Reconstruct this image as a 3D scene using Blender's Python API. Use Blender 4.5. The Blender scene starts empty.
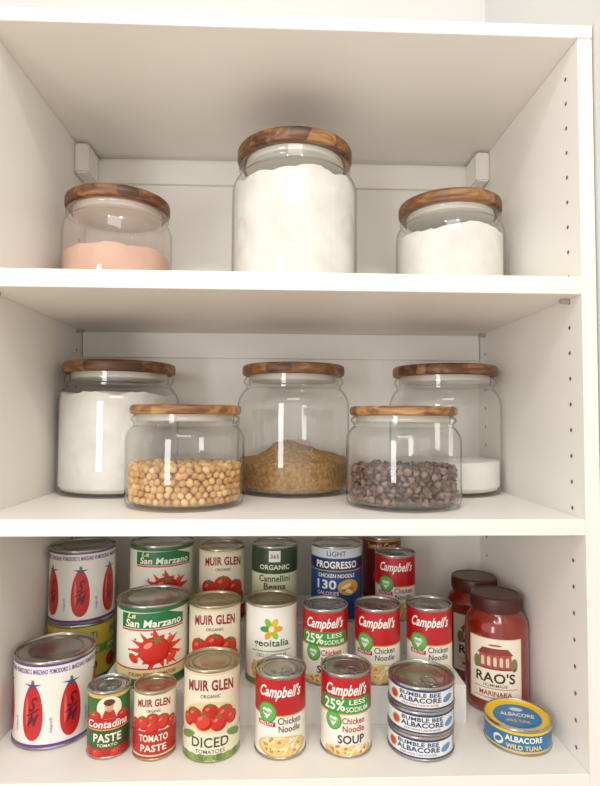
import bpy, bmesh, math, random
from mathutils import Vector, Matrix, noise
random.seed(7)
scene=bpy.context.scene
scene.view_settings.view_transform='Standard'
scene.view_settings.look='None'
scene.view_settings.gamma=1.08
COL=scene.collection
Z2,Z1,ZT=.2930,.5838,.8795
CAM=(-.0055,-.6516,.4107)

# ------------------------------------------------------------ materials
def lin(h):
    h=h.lstrip('#'); o=[]
    for i in (0,2,4):
        c=int(h[i:i+2],16)/255; o.append(c/12.92 if c<=.04045 else ((c+.055)/1.055)**2.4)
    return (*o,1)
_m={}
def paint(h,rough=.33,metal=0.0,name=None):
    k=(h,rough,metal)
    if k in _m: return _m[k]
    m=bpy.data.materials.new(name or 'print_'+h); m.use_nodes=True
    b=m.node_tree.nodes['Principled BSDF']
    b.inputs['Base Color'].default_value=lin(h); b.inputs['Roughness'].default_value=rough; b.inputs['Metallic'].default_value=metal
    _m[k]=m; return m
def newmat(name):
    m=bpy.data.materials.new(name); m.use_nodes=True
    nt=m.node_tree; return m,nt,nt.nodes['Principled BSDF']
def noisy(name,c1,c2,scale,rough=.6,bump=0,bscale=None,detail=4,dist=.004):
    m,nt,b=newmat(name); N=nt.nodes; Lk=nt.links
    tc=N.new('ShaderNodeTexCoord'); n=N.new('ShaderNodeTexNoise'); n.inputs['Scale'].default_value=scale; n.inputs['Detail'].default_value=detail
    r=N.new('ShaderNodeValToRGB'); r.color_ramp.elements[0].color=lin(c1); r.color_ramp.elements[1].color=lin(c2)
    r.color_ramp.elements[0].position=.3; r.color_ramp.elements[1].position=.7
    Lk.new(tc.outputs['Object'],n.inputs['Vector']); Lk.new(n.outputs['Fac'],r.inputs['Fac']); Lk.new(r.outputs['Color'],b.inputs['Base Color'])
    b.inputs['Roughness'].default_value=rough
    if bump:
        n2=N.new('ShaderNodeTexNoise'); n2.inputs['Scale'].default_value=bscale or scale; n2.inputs['Detail'].default_value=6
        bp=N.new('ShaderNodeBump'); bp.inputs['Strength'].default_value=bump; bp.inputs['Distance'].default_value=dist
        Lk.new(tc.outputs['Object'],n2.inputs['Vector']); Lk.new(n2.outputs['Fac'],bp.inputs['Height']); Lk.new(bp.outputs['Normal'],b.inputs['Normal'])
    return m
M_white=noisy('white_laminate','f5f1e9','f8f5ee',3,.45,.02,300)
M_wall=noisy('painted_wall','d6d5d2','dcdbd8',2,.8,.05,200)
M_floor=noisy('floor_boards','b09270','c2a07c',6,.5)
M_hole=paint('5d584f',.8)
M_steel=noisy('tin_steel','96928a','b4b0a8',30,.25); M_steel.node_tree.nodes['Principled BSDF'].inputs['Metallic'].default_value=.92
M_brass=noisy('tin_gold','a19376','b5a98c',30,.28); M_brass.node_tree.nodes['Principled BSDF'].inputs['Metallic'].default_value=.9
M_plastic=paint('f4f3ef',.3,0,'riser_plastic')

def glass_mat(name,tint='fdfdfc',edge='666661',haze=None,hf=.1):
    m=bpy.data.materials.new(name); m.use_nodes=True; nt=m.node_tree; N=nt.nodes; Lk=nt.links; N.clear()
    out=N.new('ShaderNodeOutputMaterial'); tr=N.new('ShaderNodeBsdfTransparent'); gl=N.new('ShaderNodeBsdfGlossy')
    gl.inputs['Roughness'].default_value=.02; gl.inputs['Color'].default_value=(1,1,1,1)
    lw=N.new('ShaderNodeLayerWeight'); lw.inputs['Blend'].default_value=.5
    def mt(op,a,b):
        n=N.new('ShaderNodeMath'); n.operation=op
        for i,q in enumerate((a,b)):
            if hasattr(q,'is_linked'): Lk.new(q,n.inputs[i])
            else: n.inputs[i].default_value=q
        return n.outputs[0]
    fac=mt('ADD',mt('MULTIPLY',mt('POWER',lw.outputs['Facing'],5.0),.7),.078)
    rp=N.new('ShaderNodeValToRGB'); rp.color_ramp.elements[0].color=lin(tint); rp.color_ramp.elements[1].color=lin(edge)
    rp.color_ramp.elements[0].position=.70; rp.color_ramp.elements[1].position=1.0
    Lk.new(lw.outputs['Facing'],rp.inputs['Fac']); Lk.new(rp.outputs['Color'],tr.inputs['Color'])
    mx=N.new('ShaderNodeMixShader'); Lk.new(fac,mx.inputs['Fac']); Lk.new(tr.outputs[0],mx.inputs[1]); Lk.new(gl.outputs[0],mx.inputs[2])
    last=mx
    if haze:
        df=N.new('ShaderNodeBsdfDiffuse'); df.inputs['Color'].default_value=lin(haze)
        m2=N.new('ShaderNodeMixShader')
        tc=N.new('ShaderNodeTexCoord'); ns=N.new('ShaderNodeTexNoise'); ns.inputs['Scale'].default_value=25; Lk.new(tc.outputs['Object'],ns.inputs['Vector'])
        Lk.new(mt('MULTIPLY',ns.outputs['Fac'],hf*2),m2.inputs['Fac'])
        Lk.new(mx.outputs[0],m2.inputs[1]); Lk.new(df.outputs[0],m2.inputs[2]); last=m2
    Lk.new(last.outputs[0],out.inputs['Surface']); return m
M_glass=glass_mat('clear_glass')
M_dust=glass_mat('glass_dusted_inside',haze='e8ccbc',hf=.13)

def wood(name,cols,seed):
    m,nt,b=newmat(name); N=nt.nodes; Lk=nt.links
    tc=N.new('ShaderNodeTexCoord'); mp=N.new('ShaderNodeMapping'); mp.inputs['Location'].default_value=(seed*1.7,seed*.9,seed*.37)
    mp.inputs['Scale'].default_value=(5,38,60); Lk.new(tc.outputs['Object'],mp.inputs['Vector'])
    n=N.new('ShaderNodeTexNoise'); n.inputs['Scale'].default_value=1.6; n.inputs['Detail'].default_value=7; n.inputs['Distortion'].default_value=1.2
    Lk.new(mp.outputs[0],n.inputs['Vector'])
    mp2=N.new('ShaderNodeMapping'); mp2.inputs['Scale'].default_value=(9,26,4); mp2.inputs['Location'].default_value=(seed,seed*2,0); Lk.new(tc.outputs['Object'],mp2.inputs['Vector'])
    v=N.new('ShaderNodeTexVoronoi'); v.distance='CHEBYCHEV'; v.inputs['Scale'].default_value=1; v.inputs['Randomness'].default_value=.6; Lk.new(mp2.outputs[0],v.inputs['Vector'])
    sp=N.new('ShaderNodeSeparateColor'); Lk.new(v.outputs['Color'],sp.inputs[0])
    a=N.new('ShaderNodeMath'); a.operation='MULTIPLY'; a.inputs[1].default_value=.42; Lk.new(sp.outputs[0],a.inputs[0])
    a2=N.new('ShaderNodeMath'); a2.operation='MULTIPLY_ADD'; a2.inputs[1].default_value=1.35; Lk.new(n.outputs['Fac'],a2.inputs[0]); Lk.new(a.outputs[0],a2.inputs[2])
    s=N.new('ShaderNodeMath'); s.operation='SUBTRACT'; s.inputs[1].default_value=.38; Lk.new(a2.outputs[0],s.inputs[0])
    r=N.new('ShaderNodeValToRGB'); e=r.color_ramp.elements; e[0].position=.12; e[0].color=lin(cols[0]); e[1].position=.9; e[1].color=lin(cols[3])
    for p,c in ((.38,cols[1]),(.62,cols[2])):
        q=e.new(p); q.color=lin(c)
    Lk.new(s.outputs[0],r.inputs['Fac']); Lk.new(r.outputs['Color'],b.inputs['Base Color']); b.inputs['Roughness'].default_value=.42
    return m

# ------------------------------------------------------------ mesh builder
class MB:
    def __init__(s): s.v=[];s.f=[];s.mi=[];s.mats=[];s.sm=[]
    def m(s,mat):
        if mat not in s.mats: s.mats.append(mat)
        return s.mats.index(mat)
    def add(s,vs,fs,mat,smooth=False):
        o=len(s.v); s.v+=[tuple(p) for p in vs]; k=s.m(mat)
        for f in fs: s.f.append([i+o for i in f]); s.mi.append(k); s.sm.append(smooth)
    def box(s,x0,x1,y0,y1,z0,z1,mat,bev=0):
        bm=bmesh.new(); bmesh.ops.create_cube(bm,size=1)
        for v in bm.verts: v.co=Vector(((x0+x1)/2+v.co.x*(x1-x0),(y0+y1)/2+v.co.y*(y1-y0),(z0+z1)/2+v.co.z*(z1-z0)))
        if bev: bmesh.ops.bevel(bm,geom=bm.edges[:],offset=bev,segments=2,affect='EDGES')
        bm.verts.index_update(); s.add([v.co for v in bm.verts],[[v.index for v in f.verts] for f in bm.faces],mat); bm.free()
    def lathe(s,prof,mats,segs=72):
        ring=[]
        for r,z in prof:
            if r<1e-6: ring.append([len(s.v)]); s.v.append((0,0,z))
            else:
                ring.append(list(range(len(s.v),len(s.v)+segs)))
                for i in range(segs):
                    a=2*math.pi*i/segs; s.v.append((r*math.cos(a),r*math.sin(a),z))
        for j in range(len(prof)-1):
            A,B=ring[j],ring[j+1]; k=s.m(mats[j] if isinstance(mats,list) else mats)
            for i in range(segs):
                n=(i+1)%segs
                if len(A)==1 and len(B)==1: continue
                if len(A)==1: f=[A[0],B[n],B[i]]
                elif len(B)==1: f=[A[i],A[n],B[0]]
                else: f=[A[i],A[n],B[n],B[i]]
                s.f.append(f); s.mi.append(k); s.sm.append(True)
    def torus(s,c,R1,R2,rt,mat,ang=0,n=20,k=8):
        vs=[];fs=[]
        for i in range(n):
            a=2*math.pi*i/n
            for j in range(k):
                b=2*math.pi*j/k; x=(R1+rt*math.cos(b))*math.cos(a); y=(R2+rt*math.cos(b))*math.sin(a)
                vs.append((c[0]+x*math.cos(ang)-y*math.sin(ang),c[1]+x*math.sin(ang)+y*math.cos(ang),c[2]+rt*.6*math.sin(b)))
                fs.append([i*k+j,((i+1)%n)*k+j,((i+1)%n)*k+(j+1)%k,i*k+(j+1)%k])
        s.add(vs,fs,mat,True)
    def obj(s,name,loc=(0,0,0),parent=None,autosm=True):
        me=bpy.data.meshes.new(name); me.from_pydata(s.v,[],s.f)
        for m in s.mats: me.materials.append(m)
        me.polygons.foreach_set('material_index',s.mi); me.polygons.foreach_set('use_smooth',s.sm); me.update()
        if autosm:
            try: me.set_sharp_from_angle(angle=math.radians(42))
            except Exception: pass
        ob=bpy.data.objects.new(name,me); COL.objects.link(ob); ob.location=loc
        if parent: ob.parent=parent
        return ob
def empty(name,loc):
    e=bpy.data.objects.new(name,None); e.empty_display_size=.03; e.location=loc; COL.objects.link(e); return e

# ------------------------------------------------------------ label art (true printed sheets wrapped on the can)
_tc={}
def text_mesh(t,bold,shear):
    k=(t,bold,shear)
    if k not in _tc:
        c=bpy.data.curves.new('t','FONT'); c.body=t; c.size=1; c.offset=bold; c.shear=shear; c.resolution_u=3; c.space_character=1.0+bold*1.5
        o=bpy.data.objects.new('t',c); COL.objects.link(o)
        dg=bpy.context.evaluated_depsgraph_get(); dg.update()
        me=bpy.data.meshes.new_from_object(o.evaluated_get(dg))
        vs=[v.co.copy() for v in me.vertices]; fs=[list(p.vertices) for p in me.polygons]
        bpy.data.objects.remove(o); bpy.data.curves.remove(c); bpy.data.meshes.remove(me)
        _tc[k]=(vs,fs)
    return _tc[k]
class Label:
    def __init__(s,mb,R,phi): s.mb=mb;s.R=R;s.phi=phi;s.flat=None
    def put(s,vs,fs,c,layer):
        mat=paint(c) if isinstance(c,str) else c
        bm=bmesh.new(); bv=[bm.verts.new((x,y,0)) for x,y in vs]
        for f in fs:
            try: bm.faces.new([bv[i] for i in f])
            except Exception: pass
        x0=min(v[0] for v in vs); x1=max(v[0] for v in vs); st=3.5
        if not s.flat:
            bmesh.ops.triangulate(bm,faces=[f for f in bm.faces if len(f.verts)>4])
            x=math.floor(x0/st)*st+st
            while x<x1:
                bmesh.ops.bisect_plane(bm,geom=bm.verts[:]+bm.edges[:]+bm.faces[:],plane_co=(x,0,0),plane_no=(1,0,0),dist=1e-5); x+=st
        bm.verts.index_update(); r=s.R+.0001+.00012*layer; out=[]
        for v in bm.verts:
            u,w=v.co.x/1000,v.co.y/1000
            if s.flat:
                ca,sa=math.cos(s.phi+math.pi/2),math.sin(s.phi+math.pi/2)
                out.append((u*ca-w*sa,u*sa+w*ca,s.flat+.0001*layer))
            else:
                a=s.phi+u/s.R; out.append((r*math.cos(a),r*math.sin(a),w))
        s.mb.add(out,[[v.index for v in f.verts] for f in bm.faces],mat,True); bm.free()
    def poly(s,pts,c,layer=1): s.put(pts,[list(range(len(pts)))],c,layer)
    def rect(s,u0,v0,u1,v1,c,layer=1): s.poly([(u0,v0),(u1,v0),(u1,v1),(u0,v1)],c,layer)
    def ell(s,cu,cv,ru,rv,c,layer=1,rot=0,n=28):
        cr,sr=math.cos(rot),math.sin(rot); P=[]
        for i in range(n):
            a=2*math.pi*i/n; x=ru*math.cos(a); y=rv*math.sin(a); P.append((cu+x*cr-y*sr,cv+x*sr+y*cr))
        s.poly(P,c,layer)
    def star(s,cu,cv,r,ri,n,c,layer=1,sq=1,rot=0,jit=0):
        P=[]; rd=random.Random(int(r*100+n))
        for i in range(2*n):
            a=math.pi*i/n+rot; q=(r if i%2==0 else ri)*(1+jit*(rd.random()-.5)); P.append((cu+q*math.cos(a),cv+q*sq*math.sin(a)))
        s.fan(cu,cv,P,c,layer)
    def fan(s,cu,cv,P,c,layer):
        n=len(P); s.put([(cu,cv)]+P,[[0,1+i,1+(i+1)%n] for i in range(n)],c,layer)
    def text(s,t,cu,cv,w,h,c,layer=2,bold=.02,shear=0,arch=0,rot=0):
        vs,fs=text_mesh(t,bold,shear)
        xs=[v.x for v in vs]; ys=[v.y for v in vs]; a,b,e,d=min(xs),max(xs),min(ys),max(ys)
        P=[]
        for v in vs:
            x=((v.x-a)/(b-a)-.5)*w; y=((v.y-e)/(d-e)-.5)*h; y-=arch*(2*x/w)**2
            P.append((cu+x*math.cos(rot)-y*math.sin(rot),cv+x*math.sin(rot)+y*math.cos(rot)))
        s.put(P,fs,c,layer)
    def tomato(s,cu,cv,r,layer=1,c='c9281c'):
        s.ell(cu,cv,r,r*.9,c,layer); s.ell(cu+r*.2,cv-r*.25,r*.7,r*.5,'a81a12',layer+1,.5); s.ell(cu-r*.05,cv,r*.7,r*.6,c,layer+2,.5)
        s.ell(cu-r*.32,cv+r*.3,r*.26,r*.16,'e8685a',layer+3,.5)
        s.star(cu,cv+r*.72,r*.55,r*.15,5,'3d7a2c',layer+3,.6,.3)

def art_soup(L,H,kind):
    L.rect(-102,51,102,52.5,'c9a24a',1)
    L.text("Campbell's",0,H-20,55,18,'fbf6ee',2,.022,.4)
    def heart(cu,cv,r):
        L.ell(cu,cv,r,r,'2f8c3a',2); L.ell(cu,cv,r*.88,r*.88,'5cb04a',3)
        L.ell(cu-r*.22,cv+r*.12,r*.3,r*.3,'e9efe0',4); L.ell(cu+r*.22,cv+r*.12,r*.3,r*.3,'e9efe0',4)
        L.poly([(cu-r*.5,cv+.02*r),(cu,cv-r*.6),(cu+r*.5,cv+.02*r),(cu,cv+.2*r)],'e9efe0',4)
        L.text("Heart",cu,cv+r*.05,r*1.0,r*.35,'2a7a34',5,.01)
    if kind=='heart':
        heart(-17,55,12.5); L.rect(-30,39,-6,44.5,'b8101a',3); L.text("HEALTHY",-18,41.8,20,3.5,'ffffff',4,.01)
        L.text("Chicken",12,46,30,8,'3b1c16',2,.012); L.text("Noodle",12,36.5,28,7.5,'3b1c16',2,.012)
        cy=16
    else:
        L.rect(-36,53,34,71,'2e9040',2); L.text("25%",-16,62,28,13,'f2f5d8',3,.022)
        L.text("LESS",14,66,22,6,'f2f5d8',3,.018); L.text("SODIUM",14,57.5,30,6,'f2f5d8',3,.018)
        heart(-17,43,11)
        L.text("Chicken",9,44,29,7.5,'b3141b',3,.015); L.text("Noodle",9,34.5,28,7.5,'b3141b',3,.015); L.text("SOUP",6,22,34,10,'2a1512',3,.02)
        cy=9
    ry=13 if kind=='heart' else 7
    L.ell(3,cy-1,33,ry,'c99a4a',1); L.ell(3,cy,31,ry*.92,'e2c27c',1.5)
    rd=random.Random(3)
    for i in range(40):
        q=math.sqrt(rd.random())*.85; a=rd.uniform(0,6.28); u=3+q*29*math.cos(a); v=cy+q*(ry-1)*math.sin(a)
        if i%5==4: L.ell(u,v,2.2,1.7,'e07a22',3)
        elif i%7==3: L.ell(u,v,3,2,'f6ecd6',3,rd.random()*3)
        elif i%9==1: L.ell(u,v,1.2,.9,'5c8a3a',3)
        else: L.ell(u,v,5.5,.9,rd.choice(['f7e2a6','eccd82','fbefc6']),2,rd.random()*3)
def art_muir(L,H,kind='diced'):
    L.rect(-120,H-7,120,H-4,'e0cfa6',1)
    L.text("ORGANIC",0,H-31,24,4,'4a2c20',2,.01)
    L.text("MUIR GLEN",0,H-18,60,13,'8f1a1a',2,.035,0,3)
    if kind=='diced':
        L.ell(0,53,36,18,'e6c79a',1)
        for u,v,r in ((-20,54,11),(18,55,12),(0,60,10),(-8,48,12),(10,46,11),(28,49,9),(-30,48,9)): L.tomato(u,v,r,1.5,random.choice(['c9281c','b92318','d63a26']))
        L.rect(-120,4,120,33,'ece4c6',5); L.text("DICED",0,24,46,12,'3f4a2c',6,.022); L.text("TOMATOES",0,13.5,36,4.5,'4b4230',6,.01)
        for i in range(-9,10): L.ell(i*11,6.5,8,4,'5a7d3a' if i%2 else '86a24e',6)
        L.ell(-31,30,12,4.5,'6d8c40',6,.3); L.ell(32,30,12,4.5,'6d8c40',6,-.3)
    else:
        for u,v,r in ((-22,50,15),(20,50,15),(0,58,14),(-4,40,17),(26,34,14),(-28,32,14),(6,28,13)): L.tomato(u,v,r,1)
        L.rect(-120,4,120,22,'a51d19',5); L.text("WHOLE PEELED",0,15,48,6,'f4e9cf',6,.015)
def art_mpaste(L,H):
    L.text("ORGANIC",0,H-22.5,17,3,'4a2c20',2,.01); L.text("MUIR GLEN",0,H-13,42,9,'8f1a1a',2,.03,0,2)
    for u,v,r in ((-13,44,9),(11,45,10),(-1,49,8),(24,42,8),(-25,41,8),(-2,40,9)): L.tomato(u,v,r,2,'cf2b1e')
    L.rect(-82,4,82,35,'b52019',6)
    L.text("TOMATO",0,27,35,8,'f6ead4',7,.022); L.text("PASTE",0,15.5,31,8,'f6ead4',7,.022); L.rect(-82,6,82,8,'e6c79a',7)
def art_contadina(L,H):
    L.rect(-82,4,82,36,'2a5526',1); L.rect(-82,36,82,H-4,'2d6b2d',1); L.rect(-82,H-8,82,H-4,'d7b45a',2)
    L.ell(2,60,15,14,'efe6cc',2); L.ell(2,62,5,6,'d9a07c',3); L.ell(2,67,6.5,4,'5a2f20',4); L.poly([(-7,48),(11,48),(7,58),(-3,58)],'b92a24',3)
    L.tomato(-15,50,8,3); L.tomato(19,49,8,3)
    L.rect(-30,36,30,48,'b81a20',7); L.text("Contadina",0,42,50,9,'fdf4e6',8,.02,.2)
    L.rect(-82,4,82,14,'a8231f',3)
    L.text("PASTE",0,25.5,34,10,'f6eed8',3,.025); L.text("TOMATO",0,17,24,3.5,'f6eed8',3,.01)
    L.rect(-82,34.5,82,36.5,'d7b45a',4); L.tomato(-12,8,6,4,'d63020'); L.tomato(10,8,6,4,'d63020')
def art_sanm(L,H):
    L.rect(-160,4,160,13,'1f6b3a',1); L.rect(-160,H-9,160,H-4,'1c7040',1)
    L.rect(-160,13,160,25,'efe3a4',1); L.rect(-160,25,160,27,'c9281c',1)
    for o in (0,150,-150):
        L.poly([(o-46,H-30),(o+46,H-30),(o+46,H-17),(o+20,H-9),(o-46,H-11)],'1c7040',2); L.text("La",o-30,H-13.5,13,7,'ffe9a0',3,.02,.3); L.text("San Marzano",o+1,H-23.5,80,10,'fdfbe8',3,.025,.1); L.rect(o-46,H-33,o+46,H-31,'d8302a',3)
        L.star(o+4,50,34,20,13,'d8351f',2,.72,.2,.6); L.ell(o+2,50,21,18,'b81f14',3); L.ell(o+1,51.5,19.5,16,'cc2718',4); L.ell(o-6,57,6,3.5,'f08a6c',5,.5)
        L.star(o+6,64,10,3,6,'3e8a34',5,.6,.1); L.ell(o+26,38,9,5,'de4a2c',3,.7); L.ell(o-26,40,8,5,'cf3020',3,-.7); L.ell(o+22,62,6,3,'e0543a',3,.9)
        for q in range(9): a=q*.7+.3; L.ell(o+3+36*math.cos(a),50+22*math.sin(a),1.8,1.3,'cf3020',3,a)
        L.text("ITALIAN PEELED TOMATOES",o,19,66,5,'9c1f1c',3,.015); L.text("POMODORI PELATI",o,9,46,4,'f0e08a',3,.015)
def art_long(L,H):
    pu='643391'
    L.rect(-160,4,160,7.5,pu,1); L.rect(-160,H-6,160,H-4,pu,1)
    for k in range(-3,4): L.text("POMODORO S. MARZANO",k*46,H-12,44,6,pu,2,.02)
    for k in range(-3,4):
        cu=k*46+4; cv=45; P=[]
        for i in range(36):
            a=2*math.pi*i/36; y=math.sin(a); w=13.8*(1-.13*y)*(1-.05*math.cos(2*a))
            P.append((cu+w*math.cos(a),cv+33*y))
        L.fan(cu,cv,P,'c41f1e',2); L.ell(cu-7,cv+2,1.8,18,'e4574a',3)
        L.star(cu,cv+33,12,4,5,'5b3a86',3,.5,.3); L.ell(cu,cv+37,2,3,'4e7a3a',4)
        L.text("S",cu+1,cv+11,12,18,'5e0c2c',4,.02,.5); L.text("M",cu+1,cv-8,15,15,'5e0c2c',4,.02,.5); L.ell(cu+1,cv+1,10,1.2,'5e0c2c',4,.5)
        L.text("napoli",cu+23,30,18,5,'9a7abf',2,.01,0,0,1.57)
def art_yel(L,H):
    L.rect(-160,4,160,30,'2b5f9a',1); L.rect(-160,30,160,H-4,'d9c040',1); L.rect(-160,62,160,74,'5f9a3a',2)
    for k in range(-2,3):
        L.text("POMODORI",k*60,68,44,8,'f8f2d0',3,.02); L.tomato(k*60-14,46,11,3); L.tomato(k*60+10,46,10,3); L.text("PELATI",k*60,90,38,9,'2b5f9a',2,.02)
def art_bean(L,H):
    L.rect(-120,58,120,H-4,'2a432b',1); L.rect(-120,4,120,58,'dfe3c0',1)
    L.rect(-9,H-24,9,H-7,'f0efe4',2); L.text("365",0,H-15.5,13,6,'2f4a30',3,.015)
    L.text("ORGANIC",0,H-32,48,7.5,'eef0dc',3,.02); L.rect(-120,58,120,73,'dfe3c0',2); L.text("Cannellini",0,66,50,10,'3b3322',3,.02); L.text("Beans",0,54,34,10,'3b3322',3,.02)
    for i in range(14): L.ell(-30+i*4.6,30+6*math.sin(i*2.1),5,3.2,'f6f0dc' if i%2 else 'e4dab6',3,i)
def art_italia(L,H):
    for i,c in enumerate(('e9a21e','f0b92c','7fb52f','3f9440','e9a21e','9ac43c')):
        a=i*math.pi/3; L.ell(8.5*math.cos(a),76+8.5*math.sin(a),7,4,c,2,a)
    L.ell(0,76,4,4,'f6e9b4',3)
    L.text("geoitalia",0,56,50,12,'2f5a2a',2,.02); L.rect(-28,46,28,47.5,'7fb52f',2); L.text("CECI CHICKPEAS",0,41,42,4.5,'2f5a2a',2,.01)
    L.ell(0,22,31,14,'c79c50',1)
    for i in range(44): L.ell(-25+(i*7.3)%51,12+(i*5.1)%20,3.2,3,('eccb84','c99c48','deb66a')[i%3],2+(i%3)*.4)
    L.rect(-120,4,120,9,'3f9440',4)
def art_prog(L,H):
    L.rect(-130,4,130,H-4,'1b468a',1); L.rect(-130,H-18,130,H-4,'d5dde2',2); L.text("LIGHT",0,H-11,30,8,'2a5b96',3,.02)
    L.rect(-130,H-36,130,H-20,'102a5c',2); L.text("PROGRESSO",0,H-28,68,11,'ffffff',3,.03); L.rect(-130,H-38,130,H-36.5,'c9a24a',3)
    L.text("CHICKEN NOODLE",0,H-44.5,60,6,'ffffff',3,.02); L.text("130",-16,H-58,32,14,'ffffff',3,.025); L.text("CALORIES",-14,H-71,36,5.5,'ffffff',3,.015)
    L.ell(20,H-62,18,12,'d9a94c',2); L.ell(16,H-60,8,3,'f6e3aa',3,.4); L.ell(25,H-64,4,3,'df7a26',3); L.ell(20,H-68,7,2.6,'f8efd6',3,-.4); L.ell(12,H-66,4,1.6,'5c8a3a',3,.3)
def art_bb(L,H):
    nv='22396f'
    L.rect(-135,3.2,135,5.4,nv,1); L.rect(-135,H-5.6,135,H-3.4,nv,1)
    for o in (0,128,-128):
        L.text("BUMBLE BEE",o,H-9.0,52,4.8,'1c3468',2,.025); L.text("ALBACORE",o,H-15.2,54,6,'1c3468',2,.03); L.text("SOLID WHITE TUNA IN WATER",o,8.0,46,2.3,'a8444a',2,.01)
        L.ell(o-35,14,7,6,'d8b24a',2); L.ell(o-35,14,5.5,4.6,'c23a34',3); L.ell(o+37,14,8,4,'5f8fc0',2,.3)
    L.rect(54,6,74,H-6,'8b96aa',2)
def art_tuna(L,H):
    L.rect(-135,3,135,14,'2671b0',1); L.rect(-135,14,135,H-4,'1f6aa8',1); L.rect(-135,H-6.5,135,H-3.5,'f0c52c',2)
    for o in (0,120,-120):
        L.text("ALBACORE",o+4,H-12,46,6.8,'fdf6da',3,.025); L.text("WILD TUNA",o+4,9.2,44,5.6,'f4d048',3,.025); L.ell(o-28,13,7,6,'f2e6b4',3); L.ell(o-28,13,5,3,'2b6aa0',4,.4)
    L.rect(-135,3,135,5,'f0c52c',2)
def art_corn(L,H):
    L.rect(-120,4,120,H-4,'6e2420',1); L.text("Sweet Corn",0,H-14,52,11,'e9c07a',2,.02); L.rect(-120,H-7,120,H-4,'b98a3a',2); L.tomato(0,50,16,2)
def art_rao(L,H):
    L.rect(-38,20,38,106,'dcc9a4',2); L.rect(-36.8,21.2,36.8,104.8,'f3e9d4',3)
    L.rect(-22,66,22,84,'b4564a',4); L.poly([(-25,84),(25,84),(17,93),(-17,93)],'8e3630',4)
    for i in range(5): L.rect(-19+i*8.2,69,-14.5+i*8.2,79,'e6cdb8',5); L.ell(-16.8+i*8.2,79,2.2,2.2,'e6cdb8',5)
    for i in range(4): L.rect(-11.6+i*8.2,66,-10.6+i*8.2,84,'7a2a26',5)
    L.ell(-25,72,5,9,'7c7a4a',5); L.ell(26,71,5,9,'7c7a4a',5); L.rect(-29,64,29,66.2,'8e3630',5); L.ell(0,97,9,1.4,'b4564a',4)
    L.text("RAO'S",0,53,54,14,'2a1a18',4,.022); L.text("HOMEMADE",0,42.5,32,4,'2a1a18',4,.01)
    L.text("MARINARA",0,31.5,44,6.5,'a02620',5,.02); L.rect(-30,38,30,38.8,'a02620',5); L.rect(-30,25,30,25.8,'a02620',5)

def face(X,Y,rot): return math.atan2(CAM[1]-Y,CAM[0]-X)+math.radians(rot)
def can(name,X,Y,Z,R,H,base,art,rot=0,args=(),tab=True,lid=None,metal=None):
    mb=MB(); st=metal or M_steel; h=H; rl=R-.001; wl=paint(base)
    prof=[(0,.003),(R-.007,.003),(R-.004,.0022),(R-.0028,.0003),(R-.0012,0),(R,.0010),(R,.0026),(rl,.0036),(rl,.0042)]
    mats=[st]*8
    prof.append((rl,h-.0042)); mats.append(wl)
    top=[(rl,h-.0036),(R,h-.0026),(R,h-.001),(R-.0007,h),(R-.0017,h),(R-.0023,h-.0008),(R-.0028,h-.0034),(R-.0052,h-.0040),(R-.006,h-.0031),(R-.0085,h-.0030),
         (R*.72,h-.0034),(R*.70,h-.0028),(R*.66,h-.0028),(R*.64,h-.0035),(R*.45,h-.0034),(R*.43,h-.0038),(0,h-.0038)]
    prof+=top; tm=[st]*len(top)
    if lid:
        for i in range(6,len(top)): tm[i]=paint(lid[0],.3) if i<11 else paint(lid[1],.3)
    mats+=tm; mb.lathe(prof,mats)
    phi=face(X,Y,rot); L=Label(mb,rl,phi); art(L,h*1000,*args)
    if tab:
        a=phi+math.radians(35); d=R*.42; c=(d*math.cos(a),d*math.sin(a),h-.0016)
        mb.torus(c,R*.26,R*.2,.0011,st,a); mb.torus((R*.72*math.cos(a),R*.72*math.sin(a),h-.002),R*.09,R*.12,.0012,st,a)
    if lid:
        L.flat=h-.0030; L.ell(0,0,R*640,R*640,lid[1],1,0,40); L.text("ALBACORE",0,2,R*1000,R*210,'fdf6da',3,.02); L.text("WILD TUNA",0,-R*320,R*700,R*150,'f4d048',3,.015); L.ell(0,R*380,R*200,R*110,'cfe0ea',3)
    return mb.obj(name,(X,Y,Z))

S1,S2=.050,.099
WHITE='f1eee6'
# front row
can('tomato_can',-.300,.113,0,.0505,.1070,WHITE,art_long,18,tab=False)
can('tomato_paste_can',-.2155,.068,0,.0259,.0800,'2d6b2d',art_contadina,-4,tab=False)
can('tomato_paste_can',-.1580,.064,0,.0262,.0812,'eadfc6',art_mpaste,-3,tab=False,metal=M_brass)
can('diced_tomato_can',-.088,.068,0,.0355,.1085,'eadfc6',art_muir,-3,('diced',),tab=False,metal=M_brass)
def soup(X,Y,Z,H=.0985,kind='heart',rot=0):
    return can('soup_can',X,Y,Z,.0325,H,'f2ecdf',lambda L,h:(L.rect(-102,52,102,h-4.2,'b8101a',0),art_soup(L,h,kind)),rot)
soup(-.002,.068,0,.0985,'heart',0); soup(.081,.070,0,.0985,'low',2)
for i in range(3): can('tuna_can',.1765+.0006*(i-1),.069,.0290*i,.0418,.0289,'eaecec',art_bb,(-4,3,-2)[i])
can('tuna_can',.3045,.077,0,.0415,.0305,'1f6aa8',art_tuna,6,tab=False,lid=('f0c52c','2a79b8'))
# second row on riser
can('tomato_can',-.183,.160,S1,.0498,.1090,'f0ecdc',art_sanm,0,tab=False)
can('tomato_can',-.0945,.150,S1,.0365,.1070,'eadfc6',art_muir,0,('whole',),tab=False,metal=M_brass)
can('bean_can',-.015,.150,S1,.0365,.1080,'f3f1e6',art_italia,0,metal=M_brass)
soup(.0606,.146,S1,.1010,'low',0); soup(.1347,.146,S1,.1005,'heart',-2); soup(.2085,.146,S1,.1010,'heart',3)
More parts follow.
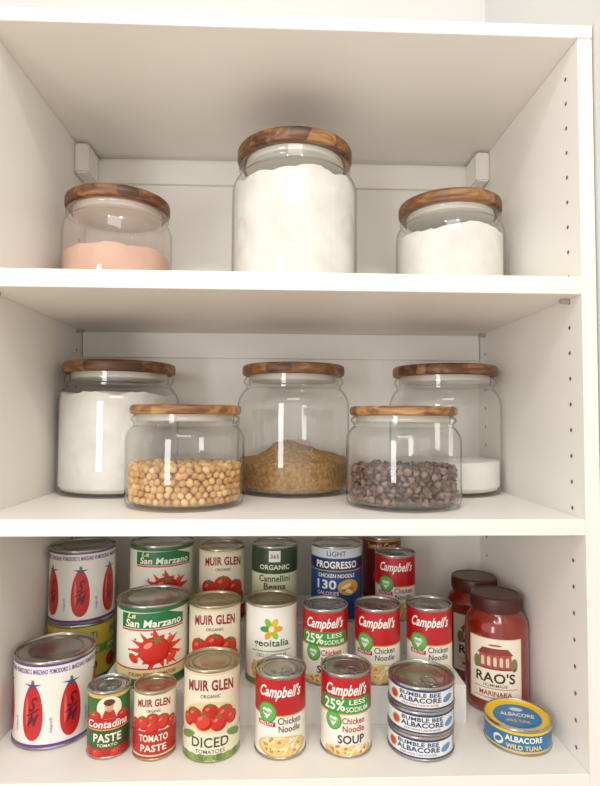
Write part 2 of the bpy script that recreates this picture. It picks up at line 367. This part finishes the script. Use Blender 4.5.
# back row
can('tomato_can',-.1935,.266,S2,.0505,.1160,'f0ecdc',art_sanm,4,tab=False)
can('tomato_can',-.0955,.250,S2,.0370,.1110,'eadfc6',art_muir,3,('whole',),tab=False,metal=M_brass)
can('bean_can',-.012,.250,S2,.0370,.1150,'dfe3c0',art_bean,0)
can('soup_can',.0870,.250,S2,.0410,.1150,'1b468a',art_prog,0)
soup(.181,.247,S2,.1000,'heart',4)
can('corn_can',.172,.3135,S2,.0330,.1130,'6e2420',art_corn,0,tab=False)
# left stack
can('tomato_can',-.3080,.232,0,.0487,.1070,'d9c040',art_yel,5,tab=False)
can('tomato_can',-.3080,.232,.1071,.0487,.1080,WHITE,art_long,-8,tab=False)

# pasta sauce jars
M_sauce=noisy('tomato_sauce_in_glass','76180c','90220e',60,.12,0); M_sauce.node_tree.nodes['Principled BSDF'].inputs['Coat Weight'].default_value=.6
M_rlid=paint('4a1a12',.4)
def sauce(X,Y,rot):
    mb=MB(); R=.0440
    prof=[(0,.004),(.028,.003),(.034,0),(.039,.0012),(.0432,.006),(R,.012),(R,.112),(.0430,.120),(.0395,.128),(.0350,.133),(.0332,.137)]
    mb.lathe(prof,M_sauce)
    lid=[(.0332,.1365),(.0350,.1370),(.0355,.1385),(.0355,.1550),(.0349,.1568),(.0335,.1576),(.0310,.1576),(.0303,.1568),(0,.1566)]
    mb.lathe(lid,M_rlid)
    for i in range(60):
        a=2*math.pi*i/60; x,y=.0356*math.cos(a),.0356*math.sin(a); t=.0006
        mb.add([(x+t*math.sin(a),y-t*math.cos(a),.139),(x-t*math.sin(a),y+t*math.cos(a),.139),(x-t*math.sin(a),y+t*math.cos(a),.154),(x+t*math.sin(a),y-t*math.cos(a),.154),(x+.0004*math.cos(a),y+.0004*math.sin(a),.147)],[[0,1,4],[1,2,4],[2,3,4],[3,0,4]],M_rlid,True)
    L=Label(mb,R,face(X,Y,rot)); art_rao(L,150); return mb.obj('pasta_sauce_jar',(X,Y,0))
sauce(.3125,.166,-2); sauce(.3120,.256,4)

# can riser
mb=MB(); t=.003
mb.box(-.246,.250,.1125,.2125,S1-t,S1,M_plastic,.0008); mb.box(-.246,.250,.1125,.1155,0,S1-t,M_plastic,.0008)
mb.box(-.246,.250,.2125,.3475,S2-t,S2,M_plastic,.0008); mb.box(-.246,.250,.2125,.2155,0,S2-t,M_plastic,.0008)
for x in (-.246,.247): mb.box(x,x+t,.1155,.2125,0,S1-t,M_plastic); mb.box(x,x+t,.2155,.3475,0,S2-t,M_plastic)
mb.obj('can_riser')

# ------------------------------------------------------------ storage jars
M_flour=noisy('white_flour','dfdcd5','efede8',28,.95,.6,45)
M_sugar=noisy('white_sugar','ecebe7','f2f1ee',25,.9,.2,400)
M_pink=noisy('pink_protein_powder','dcab94','e6bda8',25,.95,.5,90)
M_brown=noisy('brown_sugar','8a6236','c89c60',190,.9,1.0,260,5,.006)
def island_mat(name,cols,rough):
    m,nt,b=newmat(name); N=nt.nodes; g=N.new('ShaderNodeNewGeometry'); r=N.new('ShaderNodeValToRGB')
    e=r.color_ramp.elements; e[0].color=lin(cols[0]); e[1].color=lin(cols[-1])
    q=e.new(.5); q.color=lin(cols[1])
    nt.links.new(g.outputs['Random Per Island'],r.inputs['Fac']); nt.links.new(r.outputs['Color'],b.inputs['Base Color']); b.inputs['Roughness'].default_value=rough; return m
M_chick=island_mat('dried_chickpea',['b98445','d3a262','e6c084'],.45)
M_chip=island_mat('chocolate_chip',['46291b','64463a','8d7266'],.3)

def fill(e,R,level,mat,name,mound=0,amp=.002,seed=0):
    mb=MB(); n=96
    rr=[0]+[k/16 for k in range(1,17)]
    def hz(x,y):
        q=math.hypot(x,y)/R
        return level+mound*(math.cos(min(1,q)*math.pi)*.5+.5)+amp*2*noise.noise(Vector((x*22+seed,y*22,seed)))+amp*.8*noise.noise(Vector((x*80,y*80,seed)))+amp*.35*noise.noise(Vector((x*220,y*220,seed)))
    vs=[(0,0,hz(0,0))]; fs=[]
    for k,q in enumerate(rr[1:]):
        for i in range(n):
            a=2*math.pi*i/n; x,y=R*q*math.cos(a),R*q*math.sin(a); vs.append((x,y,hz(x,y)))
    for i in range(n): fs.append([0,1+i,1+(i+1)%n])
    for k in range(len(rr)-2):
        for i in range(n): a=1+k*n; fs.append([a+i,a+n+i,a+n+(i+1)%n,a+(i+1)%n])
    o=1+(len(rr)-2)*n; b0=len(vs)
    for i in range(n): a=2*math.pi*i/n; vs.append((R*math.cos(a),R*math.sin(a),.012))
    b1=len(vs)
    for i in range(n): a=2*math.pi*i/n; vs.append(((R-.005)*math.cos(a),(R-.005)*math.sin(a),.0065))
    for i in range(n): fs.append([b0+i,b0+(i+1)%n,o+(i+1)%n,o+i]); fs.append([b1+i,b1+(i+1)%n,b0+(i+1)%n,b0+i])
    fs.append([b1+i for i in range(n)][::-1])
    mb.add(vs,fs,mat,True); return mb.obj(name,(0,0,0),e,autosm=True)
def bits(e,R,level,mat,name,kind,s,seed):
    rd=random.Random(seed)
    if kind=='chip':
        pr=[(0,-.42),(.62,-.42),(.92,-.3),(1.0,-.08),(.86,.14),(.52,.38),(.26,.66),(.13,.86),(0,.92)]; t=MB(); t.lathe(pr,mat,12); V=[Vector(v) for v in t.v]; F=t.f
    else:
        bm=bmesh.new(); bmesh.ops.create_icosphere(bm,subdivisions=2,radius=1); V=[]
        for v in bm.verts:
            c=v.co.copy()
            if c.y>.8: c.y*=1.18
            c.z*=.93; c.x*=1+.06*c.z
            V.append(c)
        F=[[v.index for v in f.verts] for f in bm.faces]; bm.free()
    mb=MB(); pts=[]; pz=1.62 if kind!='chip' else 1.3
    nz=int((level-.008)/(s*pz))+1
    for j in range(nz):
        z=.0075+s*.95+j*s*pz; ra=R-s; n=int(2*math.pi*ra/(s*(2.02 if kind!='chip' else 1.8)))
        for i in range(n):
            a=2*math.pi*(i+.5*(j%2)+rd.uniform(-.2,.2))/n; q=ra-rd.random()*s*.5; pts.append((q*math.cos(a),q*math.sin(a),z+rd.uniform(-.25,.25)*s))
    for dz in (0,1.5):
        zt=level-s*1.2+dz*s*.9
        rr=R-s*(2.6 if dz==0 else 1.6)
        while rr>s*.5:
            n=max(1,int(2*math.pi*rr/(s*2.1)))
            for i in range(n):
                if dz and rd.random()<.45: continue
                a=2*math.pi*(i+rd.random()*.4)/n+rr*90; pts.append((rr*math.cos(a),rr*math.sin(a),zt+rd.uniform(-.3,.5)*s))
            rr-=s*1.85
    for p in pts:
        k=s*rd.uniform(.88,1.1); M=Matrix.Rotation(rd.uniform(0,6.28),3,'Z')@Matrix.Rotation(rd.uniform(0,3.14),3,'X')@Matrix.Rotation(rd.uniform(0,6.28),3,'Y')
        mb.add([M@v*k+Vector(p) for v in V],F,mat,True)
    mb.lathe([(0,.0068),(R-2.0*s,.0068),(R-2.0*s,level-s*1.6),(0,level-s*1.6)],mat)
    return mb.obj(name,(0,0,0),e,autosm=False)
WC=[('2c1a0d','57321c','7f502c','a67a4a'),('30190e','60391e','8b5c32','b98c56'),('4a2a14','82522a','b38450','d2aa7a')]
def jar(X,Y,Z,R,H,lidR,lt=.017,wc=0,seed=1,glass=None,rot=0):
    e=empty('glass_storage_jar',(X,Y,Z)); g=glass or M_glass
    T=H-lt; nr=lidR*.93
    sh=T-.050 if H>.18 else T-.036; k=(T-sh)
    mb=MB()
    prof=[(0,.0015),(R-.014,.0012),(R-.008,0),(R-.004,.0008),(R-.0012,.004),(R,.010),(R,sh)]
    for i in range(1,9):
        a=i/8; prof.append((R-(R-nr)*(.5-.5*math.cos(a*math.pi*.95)),sh+k*.58*(math.sin(a*math.pi/2)**.9)))
    prof+= [(nr-.0005,T-k*.34),(nr+.0005,T-k*.30),(nr+.0032,T-k*.24),(nr+.0038,T-k*.17),(nr+.0028,T-k*.10),(nr,T-k*.04),(nr-.001,T-.0002)]
    prof+=[(nr-.004,T-.0002),(nr-.0045,T-k*.3)]
    mb.lathe(prof,g,96)
    mb.lathe([(0,.0055),(R-.010,.0055),(R-.0045,.0085),(R-.0032,.014)],M_glass,96)
    mb.obj('jar_glass',(0,0,0),e)
    w=wood('acacia_wood_%d'%seed,WC[wc],seed); mb=MB(); l=lidR
    mb.lathe([(0,T-.009),(nr-.009,T-.009),(nr-.007,T-.008),(nr-.007,T),(l-.004,T),(l-.0012,T+.0012),(l,T+.004),(l,H-.0045),(l-.0012,H-.0015),(l-.004,H),(0,H)],
             [paint('d9d6cd',.5)]*3+[w]*7,96)
    lo=mb.obj('wood_lid',(0,0,0),e); lo.rotation_euler=(0,0,rot)
    return e
# upper shelf
e=jar(-.2595,.215,Z1,.0820,.1620,.0785,.0180,0,1,M_dust,.4); fill(e,.0780,.074,M_pink,'pink_powder',0,.003,1)
e=jar(.0147,.188,Z1,.0950,.2330,.0875,.020,1,2,None,.2); fill(e,.0905,.173,M_flour,'flour',.010,.005,2)
e=jar(.2580,.200,Z1,.0825,.1605,.0785,.0180,0,3,None,-.3); fill(e,.0785,.106,M_flour,'flour',.004,.004,3)
# middle shelf
e=jar(-.2625,.2530,Z2,.0930,.2030,.0865,.0170,0,4,None,.1); fill(e,.0890,.153,M_flour,'flour',.002,.003,4)
e=jar(.0165,.2550,Z2,.0905,.2025,.0830,.0170,0,5,None,-.2); fill(e,.0865,.052,M_brown,'brown_sugar',.028,.005,5)
e=jar(.2655,.2575,Z2,.0895,.2030,.0840,.0170,1,6,None,.3); fill(e,.0850,.052,M_sugar,'sugar',0,.0008,6)
e=jar(-.1340,.120,Z2,.0800,.1345,.0750,.0125,2,7,None,.05); bits(e,.0760,.052,M_chick,'chickpeas','pea',.0049,7)
e=jar(.1650,.116,Z2,.0785,.1345,.0735,.0125,2,8,None,3.0); bits(e,.0745,.050,M_chip,'chocolate_chips','chip',.0056,8)

# ------------------------------------------------------------ shelving unit
un=empty('shelving_unit',(0,0,0)); FZ=-.75; D=.3500; W=.357
def part(name,*b,mat=M_white,bev=.0008):
    mb=MB(); mb.box(*b,mat,bev); return mb.obj(name,(0,0,0),un)
def holes(mb,x,sg):
    z=FZ+.06
    while z<ZT-.02:
        for y in (.030,.318):
            if min(abs(z-(q-.01)) for q in (0,Z2,Z1))>.014:
                n=12; vs=[(x+sg*.0003,y,z)]+[(x+sg*.0003,y+.0026*math.cos(6.2832*i/n),z+.0026*math.sin(6.2832*i/n)) for i in range(n)]
                mb.add(vs,[[0,1+i,1+(i+1)%n] for i in range(n)],M_hole)
        z+=.032
for nm,x0,x1,sg,xx in (('side_panel_left',-W-.018,-W,1,-W),('side_panel_right',W,W+.018,-1,W)):
    mb=MB(); mb.box(x0,x1,0,D+.004,FZ,ZT,M_white,.0008); holes(mb,xx,sg); mb.obj(nm,(0,0,0),un)
part('top_board',-W-.018,W+.018,-.001,D+.004,ZT+.0002,ZT+.016)
part('back_panel',-W,W,D,D+.004,FZ,ZT)
part('shelf_upper',-W,W,.0015,D,Z1-.0215,Z1); part('shelf_middle',-W,W,.0015,D,Z2-.019,Z2); part('shelf_lower',-W,W,.0015,D,-.019,0)
part('shelf_base',-W,W,.0015,D,-.40,-.381); part('bottom_board',-W,W,.0015,D,FZ+.05,FZ+.069); part('plinth',-W,W,.02,.036,FZ,FZ+.05)
part('rail_upper',-W+.016,W-.016,D-.008,D-.0002,ZT-.048,ZT-.008); part('rail_middle',-W+.002,W-.002,D-.008,D-.0002,Z1-.0215-.045,Z1-.0219)
part('bracket_left',-W+.0005,-W+.024,.285,D-.009,ZT-.055,ZT-.004,bev=.003); part('bracket_right',W-.024,W-.0005,.285,D-.009,ZT-.055,ZT-.004,bev=.003)
for k,(x,z) in enumerate([(s*(W-.006),q) for s in (-1,1) for q in (Z1-.0215,Z2-.019,-.019)]):
    for y in (.030,.318):
        part('shelf_pin',x-.0058,x+.0058,y-.003,y+.003,z-.006,z-.0001,mat=paint('b8b4aa',.35,.6),bev=.001)
# room
def room(name,*b,mat=M_wall):
    mb=MB(); mb.box(*b,mat); return mb.obj(name)
room('wall_back',-1.8,.3770,.3560,.40,FZ,1.75); room('wall_right',.3770,.45,-2.6,.40,FZ,1.75)
room('floor',-1.8,.45,-2.6,.40,FZ-.05,FZ,mat=M_floor)

# ------------------------------------------------------------ camera
yaw,pitch,roll,f=.0360,.0454,.0057,556.9
F=Vector((math.sin(yaw)*math.cos(pitch),math.cos(yaw)*math.cos(pitch),math.sin(pitch)))
r=Vector((math.cos(yaw),-math.sin(yaw),0)); u=r.cross(F)
r2=r*math.cos(roll)+u*math.sin(roll); u2=-r*math.sin(roll)+u*math.cos(roll)
cd=bpy.data.cameras.new('camera'); cam=bpy.data.objects.new('camera',cd); COL.objects.link(cam)
Mx=Matrix((r2,u2,-F)).transposed().to_4x4(); Mx.translation=Vector(CAM); cam.matrix_world=Mx
cd.sensor_fit='HORIZONTAL'; cd.sensor_width=36; cd.lens=36*f/600; cd.clip_start=.01
scene.camera=cam

# ------------------------------------------------------------ light
w=bpy.data.worlds.new('room_ambient'); scene.world=w; w.use_nodes=True
bg=w.node_tree.nodes['Background']; bg.inputs[0].default_value=(1,.972,.925,1); bg.inputs[1].default_value=1.05
def area(name,loc,tgt,sx,sy,p,c):
    l=bpy.data.lights.new(name,'AREA'); l.shape='RECTANGLE'; l.size=sx; l.size_y=sy; l.energy=p; l.color=c
    o=bpy.data.objects.new(name,l); COL.objects.link(o); o.location=loc; o.rotation_euler=(Vector(tgt)-Vector(loc)).to_track_quat('-Z','Y').to_euler()
area('ceiling_lamp',(.0,-1.35,1.45),(0,.15,.40),.8,.4,4,(1,.96,.90))
area('window_light',(-1.0,-1.9,.4),(0,.2,.35),.4,1.1,11,(1,.98,.95))
area('downlight',(-.35,-1.1,1.5),(0,.2,.4),.06,.06,3.2,(1,.95,.88)); area('downlight',(.28,-1.1,1.5),(0,.2,.4),.06,.06,3.2,(1,.95,.88))
